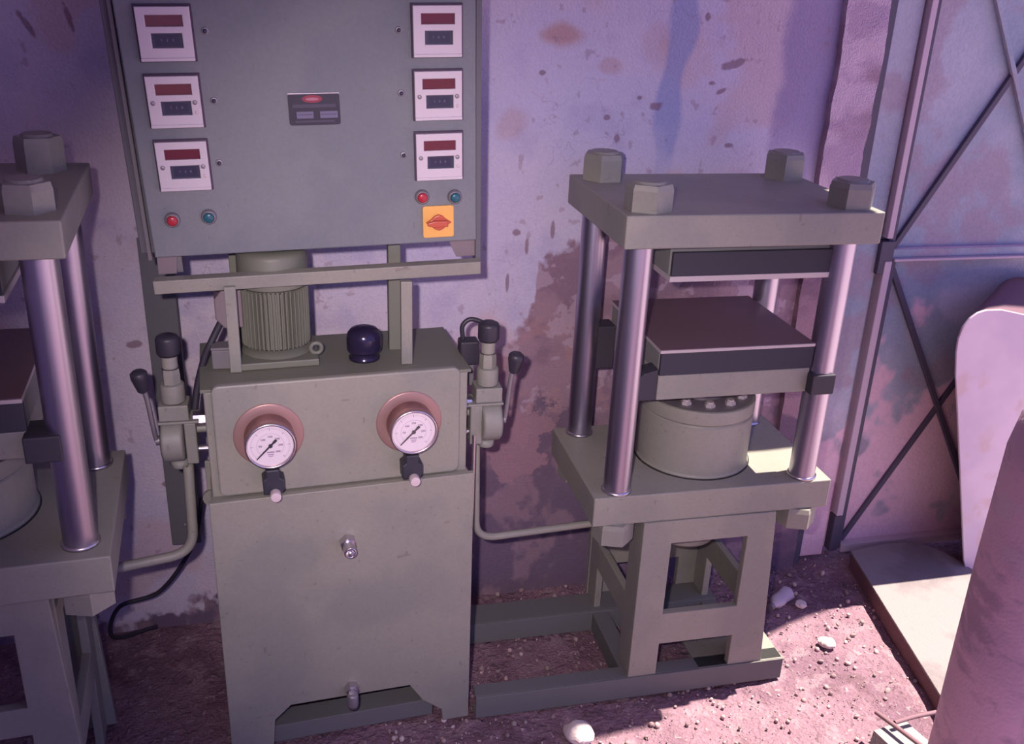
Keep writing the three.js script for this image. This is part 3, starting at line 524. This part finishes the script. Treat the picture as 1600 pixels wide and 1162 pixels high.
  obj('post', bx(-1.9065, -1.8825, 0.957, 1.150, 0.420, 0.440, 0.002), M.enamel, P);
  obj('post', bx(-1.5375, -1.5125, 0.957, 1.150, 0.420, 0.440, 0.002), M.enamel, P);
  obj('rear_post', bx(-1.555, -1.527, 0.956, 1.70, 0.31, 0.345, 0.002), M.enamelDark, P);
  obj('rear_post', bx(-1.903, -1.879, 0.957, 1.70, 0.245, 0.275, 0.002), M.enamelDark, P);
}

// ───────────────────────── hand valves and pipes ─────────────────────────
function handValve(side, label, x, z) {     // side -1: left of the tank, +1: right; built at height y in world
  const t = thing('hand_valve', label, 'valve', [x, 0.80, z], 0, 'hand valves on the tank sides');
  const add = (n, g, m) => obj(n, g, m, t), s = side;
  add('valve_cap', mv(lathe([[0, 0.046], [0.014, 0.046], [0.022, 0.042], [0.0245, 0.036], [0.0245, 0.006], [0.021, 0], [0, 0]], 36), 0, 0.202, 0), M.black);
  add('spindle', mv(lathe([[0, 0.032], [0.0155, 0.032], [0.0165, 0.030], [0.0165, 0.004], [0.018, 0], [0, 0]], 30), 0, 0.172, 0), M.enamel);
  add('neck', mv(hexNut(0.0195, 0.034, 0.3), 0, 0.138, 0), M.enamel);
  add('bonnet', mv(lathe([[0, 0.044], [0.022, 0.044], [0.0255, 0.040], [0.0255, 0.004], [0.023, 0], [0, 0]], 36), 0, 0.094, 0), M.enamel);
  add('valve_block', [bx(-0.031, 0.031, 0.058, 0.094, -0.028, 0.028, 0.003)], M.enamel);
  add('mounting_plate', bx(s > 0 ? -0.05 : -0.034, s > 0 ? 0.034 : 0.05, 0.052, 0.058, -0.03, 0.032, 0.002), M.enamel);
  add('side_body', bx(s > 0 ? -0.043 : 0.018, s > 0 ? -0.014 : 0.043, -0.048, 0.052, -0.03, 0.028, 0.004), M.enamel);
  add('lever_drum', mv(lathe([[0, -0.024], [0.043, -0.024], [0.048, -0.020], [0.049, -0.016], [0.049, 0.016], [0.048, 0.020], [0.043, 0.024], [0, 0.024]], 48), s * 0.008, 0.004, 0.002, 0, 0, Math.PI / 2), M.enamel);
  add('drain_boss', mv(lathe([[0, 0], [0.014, 0], [0.019, 0.004], [0.021, 0.022], [0, 0.022]], 30), 0.0, -0.066, 0), M.enamel);
  const L = obj('lever', [clean(tube([[s * 0.034, 0.004, 0.006], [s * 0.042, 0.006, 0.008], [s * 0.046, 0.04, 0.012], [s * 0.050, 0.10, 0.018], [s * 0.054, 0.135, 0.022]], 0.0055, 40, 12)), clean(mv(cyl(0.011, 0.011, 0.014, 20), s * 0.038, 0.004, 0.004, 0, 0, Math.PI / 2))], M.dull, t);
  obj('lever_knob', mv(lathe([[0, 0.052], [0.012, 0.051], [0.0175, 0.046], [0.018, 0.036], [0.011, 0.004], [0.007, 0], [0, 0]], 30), s * 0.056, 0.128, 0.022, 0.1, 0, -s * 0.1), M.black, L);
  // unions into the tank side
  add('hex_union', mv(hexNut(0.017, 0.026, 0.2), s > 0 ? -0.064 : 0.038, 0.052, 0.006, 0, 0, -Math.PI / 2), M.steel);
  add('connecting_pipe', mv(cyl(0.0095, 0.0095, 0.030, 20), -s * 0.056, 0.026, 0, 0, 0, Math.PI / 2), M.enamel);
  add('connecting_pipe', mv(cyl(0.0075, 0.0075, 0.030, 20), -s * 0.056, -0.022, 0.004, 0, 0, Math.PI / 2), M.steel);
  add('bracket', [bx(s > 0 ? -0.072 : 0.050, s > 0 ? -0.050 : 0.072, -0.155, -0.06, -0.012, -0.004, 0.002), mv(cyl(0.02, 0.02, 0.01, 24), -s * 0.06, -0.15, 0, Math.PI / 2)], M.enamel);
  return t;
}
handValve(-1, 'hand valve with black cap and lever left of the gauge plate', -2.030, 0.430);
handValve(1, 'hand valve with black cap and lever right of the gauge plate', -1.338, 0.430);
tag(obj('hydraulic_pipe', bentPipe([[-2.012, 0.745, 0.448], [-2.016, 0.535, 0.47], [-2.175, 0.53, 0.50]], 0.055, 0.0115), M.enamel), 'grey-green pipe bending from the left valve to the left press', 'pipe');
tag(obj('hydraulic_pipe', bentPipe([[-1.358, 0.74, 0.415], [-1.350, 0.456, 0.40], [-1.02, 0.470, 0.395]], 0.055, 0.0095), M.enamel), 'grey-green pipe bending from the right valve to the right press', 'pipe');
tag(obj('return_pipe', tube([[-1.372, 0.78, 0.46], [-1.373, 0.6, 0.46], [-1.373, 0.52, 0.45]], 0.005, 20, 10), M.steel), 'thin steel pipe running down beside the tank right edge', 'pipe');
{ // right valve's side knob and the wire loop over it
  const t = thing('limit_switch', 'small black limit switch with a wire loop behind the right hand valve', 'switch', [-1.374, 0.955, 0.37]);
  obj('switch_body', bx(-0.022, 0.024, -0.03, 0.03, -0.02, 0.02, 0.006), M.black, t);
  obj('wire_loop', tube([[-0.012, 0.028, 0], [-0.014, 0.062, 0], [0.004, 0.078, 0], [0.03, 0.072, 0.004], [0.046, 0.058, 0.01]], 0.0055, 40, 10), M.black, t);
  obj('switch_arm', bx(-0.012, 0.014, -0.085, -0.03, -0.014, 0.012, 0.004), M.body, t);
}
{ // loose cables in the dark between left press and tank
  tag(obj('floor_cable', tube([[-2.02, 0.52, 0.2], [-2.06, 0.36, 0.16], [-2.16, 0.20, 0.12], [-2.27, 0.16, 0.12], [-2.3, 0.05, 0.1], [-2.2, 0.012, 0.02]], 0.006, 80, 10), M.rubber), 'black cable hanging in loops between the left press and the tank', 'cable');
}

// ───────────────────────── right side: slab, cover, drum, odds and ends ─────────────────────────
{
  const t = thing('cement_slab', 'low pale slab lying sunlit on the floor below the gate', 'slab', [0, 0, 0]);
  const o = [[-0.014, 0.055], [0.12, 0.032], [0.2, 0.036], [0.262, 0.062], [0.30, 0.12], [0.42, 0.55], [0.30, 1.1], [-0.34, 1.10], [-0.155, 0.745]];
  const P = o.map(([x, z]) => [x, -z]);
  const g = ext(P, 0.008, [], 0.002); g.rotateX(-Math.PI / 2); obj('top_screed', mv(g, 0, 0.046, 0), M.slabTop, t);
  const b = ext(P.map(([x, y]) => [x + 0.004, y]), 0.058, [], 0.002); b.rotateX(-Math.PI / 2); obj('slab_core', mv(b, 0, -0.012, 0), M.slabSide, t);
}
{
  const t = thing('machine_cover', 'white cover with rounded top and maroon sides standing before the gate', 'cover', [0, 0, 0]);
  const front = [[0.335, 0.0], [0.300, 0.08], [0.207, 0.403], [0.135, 0.65], [0.108, 0.74], [0.092, 0.815], [0.089, 0.855], [0.095, 0.89], [0.111, 0.916], [0.133, 0.932], [0.160, 0.939], [0.211, 0.938], [0.292, 0.920], [0.42, 0.89], [0.55, 0.84], [0.62, 0.74], [0.60, 0.4], [0.56, 0]].reverse();
  obj('front_sheet', ext(front, 0.008, [], 0.002, 0.196), M.guardWhite, t);
  // the maroon casing runs back and to the right behind the white front
  const n = front.length, pos = [], idx = []; const L = 0.17;
  for (let k = 0; k <= 6; k++) { const q = k / 6; for (const [x, y] of front) { const s = 1 - 0.04 * q; pos.push((x - 0.35) * s + 0.352 + 0.215 * q, 0.01 + y * (1 + 0.045 * q) * 0.985, 0.196 - L * q); } }
  for (let k = 0; k < 6; k++) for (let i = 0; i < n; i++) { const a = k * n + i, b = k * n + (i + 1) % n, c = a + n, d = b + n; idx.push(a, c, b, b, c, d); }
  const cap = THREE.ShapeUtils.triangulateShape(front.map(([x, y]) => new THREE.Vector2(x, y)), []); for (const [a, b, c] of cap) { idx.push(6 * n + a, 6 * n + c, 6 * n + b); }
  const g = new THREE.BufferGeometry(); g.setAttribute('position', new THREE.Float32BufferAttribute(pos, 3)); g.setIndex(idx); g.computeVertexNormals();
  obj('casing', g, M.guardRed, t);
}
{
  const t = thing('gas_cylinder', 'large stained pink gas cylinder standing close at the right edge', 'gas cylinder', [-0.442, 0, 1.25]);
  const prof = [[0, 0], [0.135, 0], [0.15, 0.015], [0.152, 0.1], [0.149, 0.4], [0.151, 0.8], [0.149, 1.04], [0.140, 1.10], [0.115, 1.16], [0.08, 1.20], [0.045, 1.225], [0.032, 1.25], [0.032, 1.28], [0, 1.28]];
  obj('vessel', lathe(prof, 72), M.drum, t);
  obj('valve_neck', mv(hexNut(0.024, 0.06, 0), 0, 1.28, 0), M.dull, t);
}
{
  const o = obj('cement_block', ext([[-0.06, 0], [0.05, 0.0], [0.052, 0.06], [-0.052, 0.062]], 0.16, [], 0.004, 0), M.block); o.position.set(-0.352, -0.006, 0.80); o.rotation.y = 0.2; tag(o, 'white cement block lying under two crossed sticks at the bottom right', 'block');
  const s1 = obj('stick', tube([[-0.378, 0.078, 0.775], [-0.36, 0.08, 0.83], [-0.333, 0.084, 0.92]], 0.006, 20, 8), M.stick); tag(s1, 'dark stick laid across the white block, running towards the camera', 'stick');
  const s2 = obj('stick', tube([[-0.352, 0.078, 0.818], [-0.29, 0.08, 0.81], [-0.222, 0.076, 0.802]], 0.0055, 20, 8), M.stick); tag(s2, 'thin stick pointing from the white block to the slab corner', 'stick');
}
function rock(r, s, fl = 0.6) { const g = new THREE.IcosahedronGeometry(r, 3); const p = g.attributes.position; for (let i = 0; i < p.count; i++) { const x = p.getX(i), y = p.getY(i), z = p.getZ(i), k = 0.7 + 0.6 * fbm(x / r * 1.3 + s * 7 + 20, y / r * 1.3 + z / r * 1.7 + s * 3 + 20, 3, s); p.setXYZ(i, x * k, y * k * fl, z * k); } g.computeVertexNormals(); return g; }
{
  const a = obj('white_stone', mv(rock(0.036, 201), -1.12, 0.012, 0.64), M.stone); tag(a, 'white stone on the floor below the middle of the base frame', 'stone');
  const b = obj('pale_stone', mv(rock(0.022, 203), -0.30, 0.006, 0.42), M.stone); tag(b, 'pale stone on the sunlit dirt beside the slab', 'stone');
  const c = obj('small_stone', mv(rock(0.017, 205), -0.285, 0.006, 0.235), M.stone); tag(c, 'small pale stone in the shade next to the crumpled bottle', 'stone');
  const j = thing('plastic_bottle', 'crumpled pale plastic bottle lying in the shade behind the right press foot', 'bottle', [-0.345, 0.020, 0.215]); j.rotation.set(0, -0.95, 0);
  const g = lathe([[0, -0.05], [0.02, -0.05], [0.024, -0.045], [0.022, -0.01], [0.024, 0.01], [0.023, 0.03], [0.012, 0.045], [0.009, 0.055], [0, 0.055]], 20); const p = g.attributes.position; for (let i = 0; i < p.count; i++) { const k = 0.8 + 0.4 * fbm(p.getX(i) * 90 + 9, p.getY(i) * 60 + p.getZ(i) * 90 + 9, 3, 207); p.setX(i, p.getX(i) * k); p.setZ(i, p.getZ(i) * k * 0.8); } g.computeVertexNormals();
  obj('bottle_body', mv(g, 0, 0, 0, Math.PI / 2, 0, 0), M.paleJunk, j); obj('bottle_cap', mv(cyl(0.011, 0.011, 0.014, 16), 0, 0, 0.06, Math.PI / 2), M.dull, j);
}
{ // gravel and crumbs of plaster over the dirt: nobody could count it
  const g = new THREE.IcosahedronGeometry(1, 1), m = mat('gravel', [1, 1, 1], { roughness: 0.95 }); const N = 2600, im = new THREE.InstancedMesh(g, m, N); const d = new THREE.Object3D(), c = new THREE.Color();
  for (let i = 0; i < N; i++) { const x = -1.6 + 1.9 * rnd(), z = -0.1 + 1.15 * rnd(), r = 0.0018 + 0.0065 * Math.pow(rnd(), 4); d.position.set(x, -0.008 + r * 0.2, z); d.rotation.set(rnd() * 6, rnd() * 6, rnd() * 6); d.scale.set(r, r * (0.5 + 0.5 * rnd()), r * (0.7 + 0.6 * rnd())); d.updateMatrix(); im.setMatrixAt(i, d.matrix); const k = 0.5 + 0.7 * rnd(), w = rnd(); c.setRGB((0.38 + 0.16 * w) * k, (0.24 + 0.19 * w) * k, (0.25 + 0.18 * w) * k); im.setColorAt(i, c); }
  im.name = 'gravel'; im.userData = { kind: 'stuff', label: 'scattered gravel and plaster crumbs on the dirt floor', category: 'gravel' }; im.castShadow = im.receiveShadow = true; scene.add(im);
}
{ // the photographer's flash, beside the lens, outside the frame
  const t = thing('camera_flash', 'small flash gun held just left of the camera', 'flash', [FLASH.x, FLASH.y, FLASH.z + 0.03]); t.lookAt(flash.target.position); 
  obj('housing', bx(-0.035, 0.035, -0.025, 0.025, -0.06, -0.022, 0.006), M.black, t);
  obj('flash_tube', bx(-0.028, 0.028, -0.017, 0.017, -0.0215, -0.019, 0.001), mat('flash face', [0.9, 0.9, 0.9], { emissive: lin(1, 0.82, 0.86), emissiveIntensity: 1 }), t);
}
renderer.render(scene, camera);
